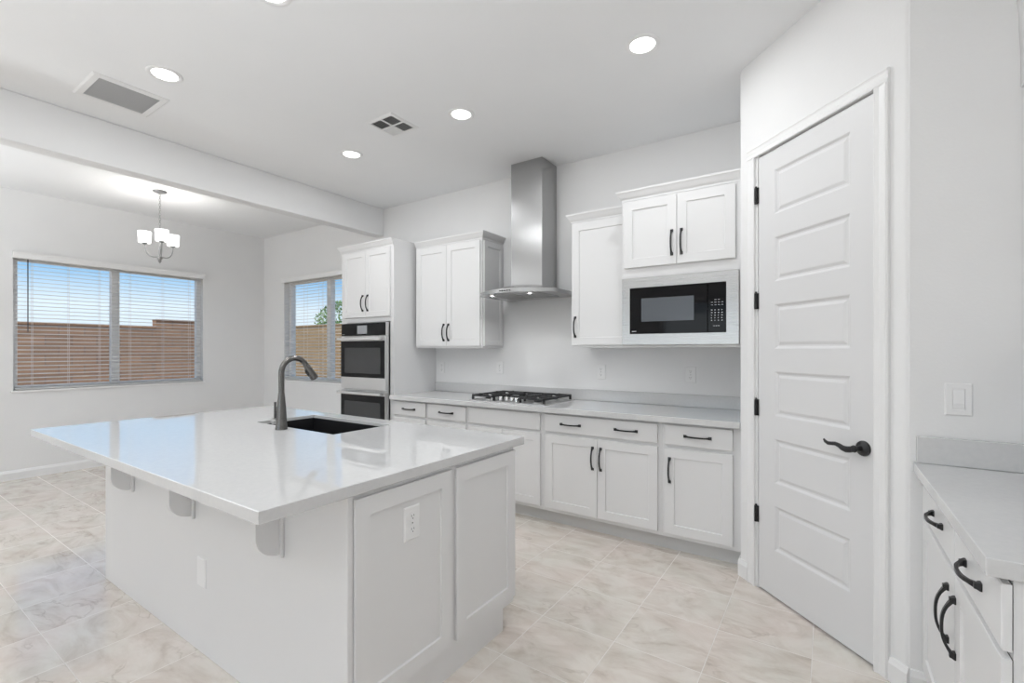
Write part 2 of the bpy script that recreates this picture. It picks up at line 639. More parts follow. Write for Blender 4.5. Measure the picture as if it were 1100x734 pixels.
# hinges
for hz in (2.23, 1.63, 1.025, .42):
    bm = B()
    lathe(bm, [(.006, -.045), (.0085, -.045), (.0085, .045), (.006, .045)], (-.010, -.009, hz), 12, M=MD)
    lathe(bm, [(.004, .045), (.006, .05), (.003, .055)], (-.010, -.009, hz), 10, M=MD)
    box(bm, -.016, .004, -.0075, -.001, hz - .045, hz + .045, M=MD)
    obj('hinge', bm, BRONZE, door, True)
# lever handle
bm = B()
hc = (.646, 0, .924)
lathe(bm, [(.0335, -.0005), (.034, -.004), (.032, -.009), (.024, -.013), (.015, -.015), (.0125, -.018), (.0125, -.045), (.016, -.052), (.013, -.060), (.004, -.062)], hc, 32, 'y', M=MD)
handle = obj('door_handle', bm, BRONZE, door, True)
bm = B()
lv = [(.646, -.052, .924), (.628, -.054, .918), (.610, -.055, .915), (.592, -.055, .918), (.575, -.055, .926), (.555, -.055, .930), (.535, -.055, .927), (.518, -.055, .925), (.500, -.052, .930), (.488, -.048, .937)]
tube(bm, lv, [.012, .013, .0135, .012, .010, .0085, .008, .008, .007, .005], 12, MD, flat=(.75, 1.05))
obj('lever', bm, BRONZE, handle, True)


# ------------------------------------------------------------------ windows
def window_unit(name, wall, lo, hi, z0, z1, mull):
    """wall 'L' : on the left wall, u=y ; 'B' : on the back wall, u=x. d = depth outward."""
    def M_(u0, u1, d0, d1, za, zb, bm, bev=0.0):
        if wall == 'L': box(bm, XL - d1, XL - d0, u0, u1, za, zb, bev)
        else: box(bm, u0, u1, YB + d0, YB + d1, za, zb, bev)
    mid = (lo + hi) / 2
    w = thing(name, loc=((XL, mid, z0) if wall == 'L' else (mid, YB, z0)), kind='structure')
    bm = B()
    f = .045
    M_(lo, hi, .08, .15, z0, z0 + f, bm, .004); M_(lo, hi, .08, .15, z1 - f, z1, bm, .004)
    M_(lo, lo + f, .08, .15, z0 + f, z1 - f, bm); M_(hi - f, hi, .08, .15, z0 + f, z1 - f, bm)
    M_(mull - .04, mull + .04, .075, .15, z0 + f, z1 - f, bm, .004)
    obj('window_frame', bm, VINYL, w)
    for a, b in ((lo + f, mull - .04), (mull + .04, hi - f)):
        bm = B(); M_(a, b, .11, .116, z0 + f, z1 - f, bm)
        obj('window_pane', bm, GLASS, w)
    bm = B(); M_(lo - .02, hi + .02, -.022, .078, z0 - .02, z0, bm, .004)
    obj('window_sill', bm, VINYL, w)
    return w


window_unit('window_1', 'L', *W1, 2.035)
window_unit('window_2', 'B', *W2, -5.56)
for i, (a, b) in enumerate(ADDED_REAR_WINDOWS):  # added windows behind the camera, never in view
    w = thing('window_%d' % (i + 3), loc=((a + b) / 2, REAR_Y, .4), kind='structure')
    bm = B()
    f = .05
    box(bm, a, b, REAR_Y - .14, REAR_Y - .07, .4, .4 + f); box(bm, a, b, REAR_Y - .14, REAR_Y - .07, 2.45, 2.5)
    box(bm, a, a + f, REAR_Y - .14, REAR_Y - .07, .45, 2.45); box(bm, b - f, b, REAR_Y - .14, REAR_Y - .07, .45, 2.45)
    obj('window_frame', bm, VINYL, w)
    bm = B(); box(bm, a + f, b - f, REAR_Y - .108, REAR_Y - .102, .45, 2.45)
    obj('window_pane', bm, GLASS, w)


def blind(wall, lo, hi, z0, z1, label, wand_u, ladders):
    def P(u, d, z):
        return Vector((XL - d, u, z)) if wall == 'L' else Vector((u, YB + d, z))
    t = thing('window_blind', label, 'window blind', loc=tuple(P((lo + hi) / 2, 0, z1)), group='white horizontal blinds at the dining windows')
    bm = B()
    # moulded valance
    prof = [(-.030, -.035), (-.045, -.030), (-.046, .020), (-.050, .028), (-.050, .040), (-.028, .040), (-.028, -.035)]
    loft(bm, [[P(u, d, z1 + h) for d, h in prof] for u in (lo - .01, hi + .01)])
    for u in (lo - .01, hi - .002):
        loft(bm, [[P(uu, d, z1 + h) for d, h in ((-.001, -.030), (-.030, -.030), (-.030, .038), (-.001, .038))] for uu in (u, u + .012)])
    obj('valance', bm, TRIM, t)
    bm = B()
    zt = z1 - .045
    n = int((zt - (z0 + .035)) / .0425)
    top = None
    for i in range(n + 1):
        z = z0 + .040 + i * .0425
        if z > z1 - .03: break
        sec = []
        for k in range(7):
            v = -1 + 2 * k / 6
            sec.append((v * .024 + .020, v * .0035 + .0022 * (1 - v * v)))
        lower = [(a, b - .0024) for a, b in reversed(sec)]
        loft(bm, [[P(u, d, z + h) for d, h in sec + lower] for u in (lo + .012, hi - .012)])
    obj('slats', bm, BLIND, t, True)
    bm = B()
    pr = [(-.004, z0 + .004), (.044, z0 + .004), (.044, z0 + .018), (-.004, z0 + .018)]
    loft(bm, [[P(u, d, z) for d, z in pr] for u in (lo + .012, hi - .012)])
    obj('bottom_rail', bm, BLIND, t)
    for u in ladders:
        bm = B()
        for d in (-.007, .046):
            loft(bm, [[P(u + a, d + b, z) for a, b in ((-.0012, -.0008), (.0012, -.0008), (.0012, .0008), (-.0012, .0008))] for z in (z0 + .01, z1 - .03)])
        obj('ladder_cord', bm, BLIND, t)
    if wand_u is not None:
        bm = B()
        tube(bm, [P(wand_u, -.022, z1 - .035), P(wand_u, -.024, z1 - .30), P(wand_u, -.024, z1 - .80)], .0045, 8)
        obj('tilt_wand', bm, WAND, t, True)
    bm = B()
    pr = [(-.026, z1 - .030), (.03, z1 - .030), (.03, z1 - .001), (-.026, z1 - .001)]
    loft(bm, [[P(u, d, z) for d, z in pr] for u in (lo + .005, hi - .005)])
    obj('head_rail', bm, BLIND, t)
    return t


blind('L', W1[0] + .004, W1[1] - .004, W1[2] + .004, W1[3], 'wide white slatted blind with a dark tilt wand on the left wall',
      1.27, (1.31, 1.60, 1.87, 1.975, 2.045, 2.16, 2.50, 2.80))
blind('B', W2[0] + .004, W2[1] - .004, W2[2] + .004, W2[3], 'white slatted blind on the back wall beside the tall oven cabinet',
      None, (-6.36, -6.0, -5.66, -5.56, -5.47, -5.1, -4.8))

# ================================================================== OUTDOORS
bm = B(); box(bm, -40, 30, -30, 40, -.30, -.15)
go = obj('desert_yard', bm, GRAVEL); go['kind'] = 'structure'
bm = B()
box(bm, -13.2, -13.0, -8, 4.46, -.16, 1.86); box(bm, -13.22, -12.98, -8, 4.46, 1.86, 1.90, .005)
tag(obj('block_wall', bm, BLOCK, origin=(-13.1, 0, -.15)), 'lower brown block yard wall outside the left window, left of the step', 'yard wall')
bm = B()
box(bm, -13.2, -13.0, 4.465, 7.5, -.16, 2.04); box(bm, -13.22, -12.98, 4.465, 7.5, 2.04, 2.08, .005)
tag(obj('block_wall', bm, BLOCK, origin=(-13.1, 7, -.15)), 'taller brown block yard wall outside the left window, right of the step', 'yard wall')
bm = B()
box(bm, -18.5, 8, 9.0, 9.2, -.16, 2.12)
box(bm, -18.5, 8, 8.98, 9.22, 2.12, 2.16, .005)
tag(obj('block_wall', bm, BLOCK2, origin=(-8, 9.1, -.15)), 'tan block yard wall outside the back dining window', 'yard wall')
tree = thing('leafy_tree', 'green leafy tree behind the tan yard wall beyond the back window', 'tree', (-16.1, 12.2, -.15))
bm = B()
tube(bm, [(-16.1, 12.2, -.15), (-16.05, 12.2, .8), (-16.15, 12.25, 1.7), (-16.0, 12.2, 2.3)], [.13, .10, .08, .05], 8)
obj('trunk', bm, BARK, tree, True)
bm = B()
rng = random.Random(3)
for k in range(1700):
    a = rng.uniform(0, 2 * pi); v = rng.uniform(-1, 1); rr = rng.uniform(.55, 1) ** .5
    c = Vector((-16.1 + rr * 1.5 * cos(a) * sqrt(1 - v * v), 12.2 + rr * 1.3 * sin(a) * sqrt(1 - v * v), 2.45 + rr * .95 * v))
    u = Vector((rng.gauss(0, 1), rng.gauss(0, 1), rng.gauss(0, 1))).normalized()
    w = u.cross(Vector((rng.gauss(0, 1), rng.gauss(0, 1), rng.gauss(0, 1)))).normalized()
    s = rng.uniform(.05, .10)
    vs = [bm.verts.new(c + u * s), bm.verts.new(c + w * s * .45), bm.verts.new(c - u * s), bm.verts.new(c - w * s * .45)]
    bm.faces.new(vs)
obj('foliage', bm, LEAF, tree)


# ================================================================== CABINET HELPERS
class Frame:
    """local (u along the front, d into the cabinet, z) to world."""
    def __init__(self, origin, u, d):
        self.M = Matrix(((u[0], d[0], 0, origin[0]), (u[1], d[1], 0, origin[1]), (0, 0, 1, origin[2]), (0, 0, 0, 1)))


FB = Frame((0, 0, 0), (1, 0), (0, 1)).M                       # back run: u=x, d=y
FR = Frame((0, 0, 0), (0, -1), (1, 0)).M                      # right counter: u=-y, d=x


def shaker(parent, M, u0, u1, z0, z1, d, name='door', frame=.060, th=.019, m=CAB):
    bm = B()
    nested(bm, u0, u1, z0, z1, [(0, d + th), (0, d + .0015), (.0015, d), (frame, d), (frame + .003, d + .007), (frame + .004, d + .0075)], M=M)
    return obj(name, bm, m, parent)


def slab_front(parent, M, u0, u1, z0, z1, d, th=.019, name='drawer'):
    bm = B()
    nested(bm, u0, u1, z0, z1, [(0, d + th), (0, d + .003), (.003, d), (.01, d)], M=M)
    return obj(name, bm, CAB, parent)


def pull(parent, M, u, z, d, vertical=True, length=.165, name='pull_handle'):
    """arched bow pull with flared square feet, standing off the face at depth d."""
    bm = B()
    L = length / 2
    N = 14
    pts, rad = [], []
    for i in range(N + 1):
        t = -1 + 2 * i / N
        off = .026 * (1 - abs(t) ** 2.6) + .004
        pts.append((t, off))
    rings = []
    for i, (t, off) in enumerate(pts):
        t2 = abs(t)
        w = .0050 + .0032 * max(0, (t2 - .75) / .25)
        h = .0036 + .0012 * max(0, (t2 - .75) / .25)
        p0, p1 = pts[max(i - 1, 0)], pts[min(i + 1, N)]
        tx, ty = (p1[0] - p0[0]) * L, p1[1] - p0[1]
        ln = sqrt(tx * tx + ty * ty); nx, ny = -ty / ln, tx / ln
        ring = []
        for (sa, sb) in ((-1, -1), (1, -1), (1, 1), (-1, 1)):
            al = t * L * .94 + nx * sb * h
            o2 = off + ny * sb * h
            if vertical: ring.append((u + sa * w, d - o2, z + al))
            else: ring.append((u + al, d - o2, z + sa * w))
        rings.append(ring)
    loft(bm, rings, M=M)
    for s in (-1, 1):
        c = s * L * .93
        a0, a1 = (u, z + c) if vertical else (u + c, z)
        loft(bm, [[(a0 + i * k, d - y, a1 + j * k) for i, j in ((-1, -1), (1, -1), (1, 1), (-1, 1))] for k, y in ((.0095, 0), (.0095, .004), (.0065, .010), (.0060, .014))], M=M)
    o = obj(name, bm, BRONZE, parent)
    return o


def crown(parent, x0, x1, y_front, y_back, z0, z1, left=True, right=True, name='crown_moulding', ret=None):
    """crown moulding swept round front (and sides) of an upper cabinet, out = projection."""
    prof = [(0, z0), (.004, z0), (.006, z0 + .012), (.016, z0 + .024), (.030, z1 - .020), (.036, z1 - .012), (.038, z1), (0, z1)]
    bm = B()
    path = []
    if left: path.append(((x0, y_back), (-1, 0)))
    path.append(((x0, y_front), (-1 if left else 0, -1)))
    path.append(((x1, y_front), (1 if right else 0, -1)))
    if right: path.append(((x1, y_back), (1, 0)))
    rings = [[(p[0] + n[0] * o, p[1] + n[1] * o, z) for o, z in prof] for p, n in path]
    loft(bm, rings)
    box(bm, x0 + .0005, x1 - .0005, y_front + .0005, y_back, z0 + .0125, z1 - .001)
    return obj(name, bm, CAB, parent)


# ================================================================== BACK RUN BASE CABINETS
YF = 3.19            # face frame
YD = 3.17            # door face
units = [(-3.540, -3.085, 'narrow white base cabinet with one drawer, right beside the tall oven cabinet'),
         (-3.085, -2.600, 'white base cabinet with one drawer, left of the gas cooktop cabinet'),
         (-2.600, -1.845, 'white base cabinet with a blank false drawer front under the gas cooktop'),
         (-1.845, -0.927, 'widest white base cabinet, one long drawer with two black pulls over double doors'),
         (-0.927, -0.445, 'white base cabinet with one drawer over one door, right beside the pantry wall')]
fronts = [[(-3.529, -3.101)], [(-3.068, -2.618)], [(-2.582, -1.869)], [(-1.821, -.953)], [(-.904, -.488)]]
ZD0, ZD1, ZW0, ZW1 = .133, .700, .724, .857
for i, ((x0, x1, lab), fr) in enumerate(zip(units, fronts)):
    t = thing('base_cabinet', lab, 'cabinet', ((x0 + x1) / 2, YF, 0), group='white base cabinets along the back wall')
    bm = B()
    e = .0006
    box(bm, x0 + e, x1 - e, YF, YB - .003, .105, .874)
    obj('cabinet_body', bm, CAB, t)
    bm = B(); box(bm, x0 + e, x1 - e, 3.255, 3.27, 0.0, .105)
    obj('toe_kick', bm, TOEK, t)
    a, b = fr[0]
    dr = slab_front(t, FB, a, b, ZW0, ZW1, YD)
    if i in (0, 1, 4): pull(dr, FB, (a + b) / 2, .79, YD, False)
    if i == 3:
        pull(dr, FB, -1.603, .79, YD, False); pull(dr, FB, -1.173, .79, YD, False)
    if i in (2, 3):
        m = (a + b) / 2
        for (c, d_, hx) in ((a, m - .0015, m - .036), (m + .0015, b, m + .027)):
            dd = shaker(t, FB, c, d_, ZD0, ZD1, YD)
            pull(dd, FB, hx, .562, YD)
    else:
        dd = shaker(t, FB, a, b, ZD0, ZD1, YD)
        pull(dd, FB, a + .032, .555, YD)

# worktop and splash
wt = thing('kitchen_worktop', 'long white quartz worktop with low splash along the back wall', 'worktop', (-2, 3.45, .875))
bm = B(); box(bm, -3.540, -.441, 3.125, YB - .001, .8745, .914, .003, 2)
obj('worktop_slab', bm, QUARTZ, wt)
bm = B(); box(bm, -3.540, -.442, YB - .021, YB - .001, .9145, 1.008, .002)
obj('backsplash', bm, QUARTZ, wt)

# ------------------------------------------------------------------ gas cooktop
ct = thing('gas_cooktop', 'stainless gas cooktop with black iron grates and five knobs on the back worktop', 'cooktop', (-2.225, 3.46, .914))
CX0, CX1, CY0, CY1 = -2.605, -1.845, 3.205, 3.715
bm = B()
nested_y = [(0, 0), (0, .006), (.004, .008), (.022, .008), (.030, .003)]
loft(bm, [[(CX0 + i, CY0 + i, .9145 + h), (CX1 - i, CY0 + i, .9145 + h), (CX1 - i, CY1 - i, .9145 + h), (CX0 + i, CY1 - i, .9145 + h)] for i, h in nested_y])
obj('cooktop_tray', bm, STEEL2, ct)
burners = [(-2.47, 3.33, .040), (-2.47, 3.59, .034), (-2.225, 3.54, .052), (-1.98, 3.33, .034), (-1.98, 3.59, .040)]
for bx, by, br_ in burners:
    bm = B()
    lathe(bm, [(br_ + .012, 0), (br_ + .010, .008), (br_, .012)], (bx, by, .917), 24)
    bo = obj('burner', bm, STEEL2, ct, True)
    bm = B()
    lathe(bm, [(br_, .012), (br_ + .002, .018), (br_ - .004, .022), (.005, .023)], (bx, by, .917), 24)
    obj('burner_cap', bm, CAST, bo, True)
for k, kx in enumerate((-2.385, -2.325, -2.265, -2.205, -2.145)):
    bm = B()
    ky = 3.262 + .022 * (1 if k in (1, 3) else 0) + (.034 if k == 2 else 0)
    lathe(bm, [(.024, 0), (.024, .006), (.020, .009), (.0185, .030), (.016, .034), (.004, .035)], (kx, ky, .9215), 20)
    box(bm, kx - .003, kx + .003, ky - .017, ky + .017, .955, .962)
    obj('burner_knob', bm, CHROME, ct, True)
for gx0, gx1 in ((CX0 + .015, -2.352), (-2.348, -2.102), (-2.098, CX1 - .015)):
    bm = B()
    gy0, gy1 = CY0 + .018, CY1 - .015
    mid = (gx0 == -2.348)
    if mid: gy0 = 3.325
    zt0, zt1, hw = .950, .966, .006
    for gx in (gx0 + hw, gx1 - hw):
        box(bm, gx - hw, gx + hw, gy0, gy1, zt0, zt1, .002)
    for gy in (gy0 + hw, gy1 - hw, (gy0 + gy1) / 2):
        box(bm, gx0, gx1, gy - hw, gy + hw, zt0, zt1, .002)
    xm = (gx0 + gx1) / 2
    for by in ([3.54] if mid else [3.33, 3.59]):
        for s in (-1, 1):
            box(bm, xm + s * .024, xm + s * (gx1 - gx0) / 2, by - .005, by + .005, zt0 + .003, zt1 + .003, .002)
            box(bm, xm - .005, xm + .005, by + s * .024, by + s * .115, zt0 + .003, zt1 + .003, .002)
    for gx in (gx0 + .008, gx1 - .008):
        for gy in (gy0 + .008, gy1 - .008):
            box(bm, gx - .008, gx + .008, gy - .008, gy + .008, .9225, zt0)
    obj('grate', bm, CAST, ct)

# ------------------------------------------------------------------ upper cabinets
ZU0 = 1.385


def upper(x0, x1, yf, z0, z1, lab, doors, crn=(True, True), cz1=2.452, extra_bottom=0):
    t = thing('wall_cabinet', lab, 'cabinet', ((x0 + x1) / 2, (yf + YB) / 2, z0), group='white wall cabinets on the back wall')
    bm = B(); box(bm, x0, x1, yf, YB - .001, z0, z1)
    obj('cabinet_body', bm, CAB, t)
    crown(t, x0, x1, yf, YB - .002, z1 - .012, cz1, *crn)
    for (a, b, za, zb, hx, hz) in doors:
        dd = shaker(t, FB, a, b, za, zb, yf - .0205)
        if hx is not None: pull(dd, FB, hx, hz, yf - .0205)
    return t


ua = upper(-3.505, -2.655, 3.46, 1.372, 2.395, 'white double door wall cabinet left of the range hood',
           [(-3.490, -3.0835, 1.392, 2.372, -3.113, 1.524), (-3.0805, -2.672, 1.392, 2.372, -3.052, 1.524)], (False, True))
shaker(ua, Frame((0, 0, 0), (0, 1), (-1, 0)).M, 3.475, YB - .012, 1.392, 2.372, 2.655 - .0125 + 0.0, 'side_panel', .050, .012)
ub = upper(-1.738, -1.2065, 3.46, 1.372, 2.395, 'tall single door white wall cabinet between the hood and the microwave',
           [(-1.724, -1.226, 1.392, 2.372, -1.695, 1.538)], (True, False))
uc = upper(-1.205, -.4415, 3.19, 1.372, 2.405, 'deep white wall cabinet above the built-in microwave',
           [(-1.186, -.8265, 1.922, 2.382, -.857, 2.064), (-.8235, -.473, 1.922, 2.382, -.795, 2.064)], (True, False), 2.462)

# ------------------------------------------------------------------ microwave
mw = thing('microwave_oven', 'black built-in microwave in a wide stainless trim frame', 'microwave', (-.83, 3.16, 1.388))
MX0, MX1, MZ0, MZ1 = -1.199, -.452, 1.388, 1.848
gx0, gx1, gz0, gz1 = -1.143, -.524, 1.462, 1.780
bm = B()
f = .0185
ydm = 3.168
rings = []
for ins, y in ((0, 3.1895), (0, ydm + .002), (.002, ydm)):
    rings.append([(MX0 + ins, y, MZ0 + ins), (MX1 - ins, y, MZ0 + ins), (MX1 - ins, y, MZ1 - ins), (MX0 + ins, y, MZ1 - ins)])
rings.append([(gx0, ydm, gz0), (gx1, ydm, gz0), (gx1, ydm, gz1), (gx0, ydm, gz1)])
rings.append([(gx0, ydm + .018, gz0), (gx1, ydm + .018, gz0), (gx1, ydm + .018, gz1), (gx0, ydm + .018, gz1)])
loft(bm, rings)
obj('trim_frame', bm, STEEL, mw)
bm = B(); box(bm, gx0 + .001, -.634, ydm - .004, ydm + .016, gz0 + .001, gz1 - .001, .002)
mwd = obj('microwave_door', bm, BLKGLASS, mw)
bm = B(); box(bm, -1.060, -.716, ydm - .0048, ydm - .0038, 1.546, 1.704)
obj('door_window', bm, MWGLASS, mwd)
bm = B(); box(bm, -.632, gx1 - .001, ydm - .004, ydm + .016, gz0 + .001, gz1 - .001, .002)
mwp = obj('control_panel', bm, BLKGLASS, mw)
bm = B()
yk = ydm - .0047
rng = random.Random(5)
for r_ in range(9):
    z = 1.668 - r_ * .0165
    if r_ == 3: continue
    for c_ in range(4):
        if r_ == 0 and c_ in (0, 3): continue
        x = -.612 + c_ * .020
        w_ = rng.choice((.004, .006, .008)) if r_ > 3 else .011
        box(bm, x, x + w_, yk, yk + .0008, z, z + (.005 if r_ > 3 else .003))
for x in (-.600, -.586, -.572):
    box(bm, x, x + .010, yk, yk + .0008, 1.503, 1.506)
tag(obj('keypad_marks', bm, MARK, mwp), kind='stuff')
bm = B(); box(bm, -1.126, -1.095, yk, yk + .0008, 1.478, 1.483)
obj('maker_badge', bm, MARK, mwd)

# ------------------------------------------------------------------ range hood
hd = thing('range_hood', 'stainless chimney range hood with a curved canopy above the gas cooktop', 'range hood', (-2.21, YB, 1.825))
bm = B()
box(bm, -2.378, -2.055, 3.525, YB - .001, 1.905, H - .001, .001)
obj('chimney', bm, STEELV, hd)
NA = 28


def canopy_ring(inset, z, zbow=0.0):
    xl, xr = -2.592 + inset, -1.832 - inset
    ring = [(xr, YB - .001, z), (xl, YB - .001, z)]
    for k in range(NA + 1):
        t = -1 + 2 * k / NA
        x = (xl + xr) / 2 + t * (xr - xl) / 2
        y = 3.335 + inset - (.150) * (1 - t * t)
        ring.append((x, y, z + zbow * (1 - t * t)))
    return ring


bm = B()
loft(bm, [canopy_ring(0.012, 1.829, .0), canopy_ring(0, 1.829), canopy_ring(0, 1.856, .006), canopy_ring(.006, 1.860, .006), canopy_ring(.10, 1.885, .006), canopy_ring(.19, 1.912, 0)], close_start=False)
cn = obj('canopy', bm, STEEL, hd, True)
bm = B()
loft(bm, [canopy_ring(0.0125, 1.8295), canopy_ring(.0125, 1.838), canopy_ring(.014, 1.840)])
obj('underside', bm, STEEL2, hd)
for x0, x1 in ((-2.46, -2.22), (-2.20, -1.96)):
    bm = B(); box(bm, x0, x1, 3.34, 3.66, 1.822, 1.8292, .002)
    for k in range(10):
        box(bm, x0 + .015, x1 - .015, 3.36 + k * .03, 3.372 + k * .03, 1.8195, 1.822)
    obj('grease_filter', bm, NICK, hd)
for hx in (-2.40, -2.02):     # two added fill lamps hidden in cups, brightening the wall below
    bm = B(); lathe(bm, [(.020, 0), (.020, -.014), (.026, -.014), (.028, 0)], (hx, 3.27, 1.8292), 24, caps=False)
    obj('hood_lamp', bm, STEEL2, hd, True)
    ld = bpy.data.lights.new('hood_glow', 'AREA'); ld.shape = 'DISK'; ld.size = .030; ld.energy = 1.1
    lo = bpy.data.objects.new('hood_glow', ld); COL.objects.link(lo); lo.parent = hd
    lo.location = Vector((hx, 3.27, 1.8285)) - ORG[hd]
bm = B()
for k in range(5):
    lathe(bm, [(.006, 0), (.006, -.003), (.002, -.0035)], (-2.26 + k * .024, 3.183, 1.844), 10, 'y')
obj('control_buttons', bm, SLOT, hd, True)

# ------------------------------------------------------------------ tall oven cabinet + double oven
oc = thing('oven_cabinet', 'tall white cabinet holding the double oven, with two doors on top', 'cabinet', (-3.95, 3.5, 0))
OX0, OX1 = -4.355, -3.542
bm = B()
box(bm, OX0, OX1, YF, YB - .001, 1.640, 2.395)
box(bm, OX0, OX1, YF, YB - .001, .105, .43)
box(bm, OX0, -4.285, YF, YB - .001, .43, 1.640)
box(bm, -3.595, OX1, YF, YB - .001, .43, 1.640)
box(bm, -4.285, -3.595, YB - .02, YB - .001, .43, 1.640)
obj('cabinet_body', bm, CAB, oc)
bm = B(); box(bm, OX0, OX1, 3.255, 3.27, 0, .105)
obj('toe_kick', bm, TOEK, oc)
crown(oc, OX0, OX1, YF, YB - .002, 2.383, 2.457, True, False)
for a, b, hx in ((-4.312, -3.9475, -3.985), (-3.9445, -3.583, -3.909)):
    dd = shaker(oc, FB, a, b, 1.690, 2.372, YD, frame=.055)
    pull(dd, FB, hx, 1.835, YD)
dr = shaker(oc, FB, -4.312, -3.583, .133, .41, YD, 'drawer', .055)
pull(dr, FB, -3.9475, .31, YD, False)
ov = thing('double_oven', 'stainless double wall oven built into the tall white cabinet', 'oven', (-3.94, 3.15, .44))
VX0, VX1, VY = -4.283, -3.597, 3.125
bm = B(); box(bm, VX0 + .01, VX1 - .01, 3.16, 3.70, .445, 1.628)
obj('oven_body', bm, STEEL2, ov)
bm = B(); box(bm, VX0, VX1, VY + .010, 3.175, 1.497, 1.630, .002)
cp_ = obj('control_panel', bm, STEELO, ov)
bm = B(); box(bm, VX0 + .002, VX1 - .002, VY + .004, VY + .0098, 1.500, 1.627, .002)
obj('control_glass', bm, BLKGLASS, cp_)
bm = B(); box(bm, -4.020, -3.870, VY + .0025, VY + .0038, 1.518, 1.603)
obj('display', bm, SCREEN, cp_)
bm = B()
for k in range(3):
    box(bm, -4.27 + k * .016, -4.26 + k * .016, VY + .003, VY + .0038, 1.512, 1.517)
obj('printed_marks', bm, MARK, cp_)
for zt, zb in ((1.488, .955), (.938, .450)):
    bm = B(); box(bm, VX0, VX1, VY, 3.175, zb, zt, .003, 2)
    d_ = obj('oven_door', bm, STEELO, ov)
    gt = zt - .042; gb = zb + .118 if zt > 1 else zb + .09
    bm = B(); box(bm, VX0 + .002, VX1 - .003, VY - .003, VY - .0002, gb, gt, .001)
    obj('door_glass', bm, BLKGLASS, d_)
    bm = B(); box(bm, VX0 + .065, VX1 - .065, VY - .0042, VY - .0032, gb + .042, gt - .070)
    obj('door_window', bm, OVENGLASS, d_)
    bm = B()
    hz = zt - .022
    box(bm, VX0 + .005, VX1 - .005, VY - .062, VY - .044, hz - .014, hz + .014, .005, 3)
    for hx in (VX0 + .035, VX1 - .035):
        box(bm, hx - .010, hx + .010, VY - .046, VY + .001, hz - .010, hz + .010, .003)
    obj('door_handle', bm, CHROME, d_)

# ================================================================== ISLAND
IX0, IX1, IY0, IY1 = -3.550, -1.315, .968, 1.943
isl = thing('kitchen_island', 'large white kitchen island base with panelled end', 'kitchen island', (-2.42, 1.45, 0))
bm = B()
# pony wall (seating side) and cabinet box behind, hollow under the sink
box(bm, IX0, IX1 + .018, IY0, IY0 + .022, 0, .8745, .002)
box(bm, IX0, IX0 + .018, IY0 + .022, 1.855, 0, .8745)
box(bm, IX0, IX0 + .018, 1.855, IY1 - .02, .105, .8745)
box(bm, IX1 - .0, IX1 + .016, IY0 + .022, 1.855, 0, .8745)
box(bm, IX1 - .0, IX1 + .016, 1.855, IY1, .105, .8745)
box(bm, IX0 + .018, IX1, IY1 - .035, IY1 - .0195, .105, .8745)
box(bm, IX0 + .018, IX1, 1.24, 1.255, .105, .8745)
box(bm, IX0 + .018, IX1, 1.255, IY1 - .035, .105, .12)
obj('island_body', bm, CAB, isl)
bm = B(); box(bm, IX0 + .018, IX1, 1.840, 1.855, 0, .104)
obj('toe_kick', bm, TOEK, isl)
# end facing the camera: corner post, two shaker panels
FE = Frame((0, 0, 0), (0, 1), (-1, 0)).M      # u=y, d=-x
bm = B()
box(bm, IX1 + .0162, IX1 + .021, IY0 + .001, IY0 + .020, 0.0, .874)
obj('corner_trim', bm, CAB, isl)
dx = -(IX1 + .016) - .0145      # depth coordinate of panel faces (x = 1.295..)
ep = shaker(isl, FE, .992, 1.470, .136, .858, dx, 'end_panel', .062, .014)
ep2 = shaker(isl, FE, 1.500, IY1 - .002, .136, .858, dx, 'end_panel', .062, .014)


def outlet_mesh(bm_plate, bm_slot, M, u, z, d, w=.078, h=.125):
    nested(bm_plate, u - w / 2, u + w / 2, z - h / 2, z + h / 2, [(0, d), (0, d - .003), (.004, d - .006), (.006, d - .006)], M=M)
    for s in (-1, 1):
        zc = z + s * .0245
        prof = [(u + .017 * cos(a) * 1.0, zc + max(-.0135, min(.0135, .017 * sin(a)))) for a in [2 * pi * k / 20 for k in range(20)]]
        loft(bm_plate, [[(p, d - y, q_) for p, q_ in prof] for y in (.0055, .0078)], M=M)
        for dxs, hh in ((-.0065, .008), (.0055, .007)):
            box(bm_slot, u + dxs - .0009, u + dxs + .0009, d - .0084, d - .0074, zc - hh / 2 + .003, zc + hh / 2 + .003, M=M)
        lathe(bm_slot, [(.0022, 0), (.0022, .0008)], (u, d - .0084, zc - .0075), 8, 'y', M=M)
    lathe(bm_slot, [(.0025, 0), (.0025, .0008)], (u, d - .0070, z), 8, 'y', M=M)


def outlet_part(parent, M, u, z, d, name='power_outlet'):
    a, b = B(), B()
    outlet_mesh(a, b, M, u, z, d)
    p = obj(name, a, PLATE, parent)
    obj('outlet_slots', b, SLOT, p)
    return p


outlet_part(isl, FE, 1.2485, .707, dx + .0075)
bm = B()
nested(bm, -2.352, -2.273, .299, .426, [(0, IY0), (0, IY0 - .003), (.004, IY0 - .006), (.01, IY0 - .006)])
obj('blank_cover_plate', bm, PLATE, isl)
# corbels under the overhang
for cx_ in (-3.13, -2.410, -1.690):
    bm = B()
    n = 12
    r_ = .085
    yw = IY0 - .0125
    pr = [(yw, .8735), (yw - r_, .8735), (yw - r_, .60 + r_)]
    pr += [(yw - r_ * cos(a), .60 + r_ - r_ * sin(a)) for a in [pi / 2 * k / n for k in range(1, n + 1)]]
    prism(bm, pr, cx_ - .022, cx_ + .018, 'x')
    box(bm, cx_ - .035, cx_ + .031, yw, IY0 - .0002, .588, .8735, .002)
    obj('corbel', bm, CAB, isl)
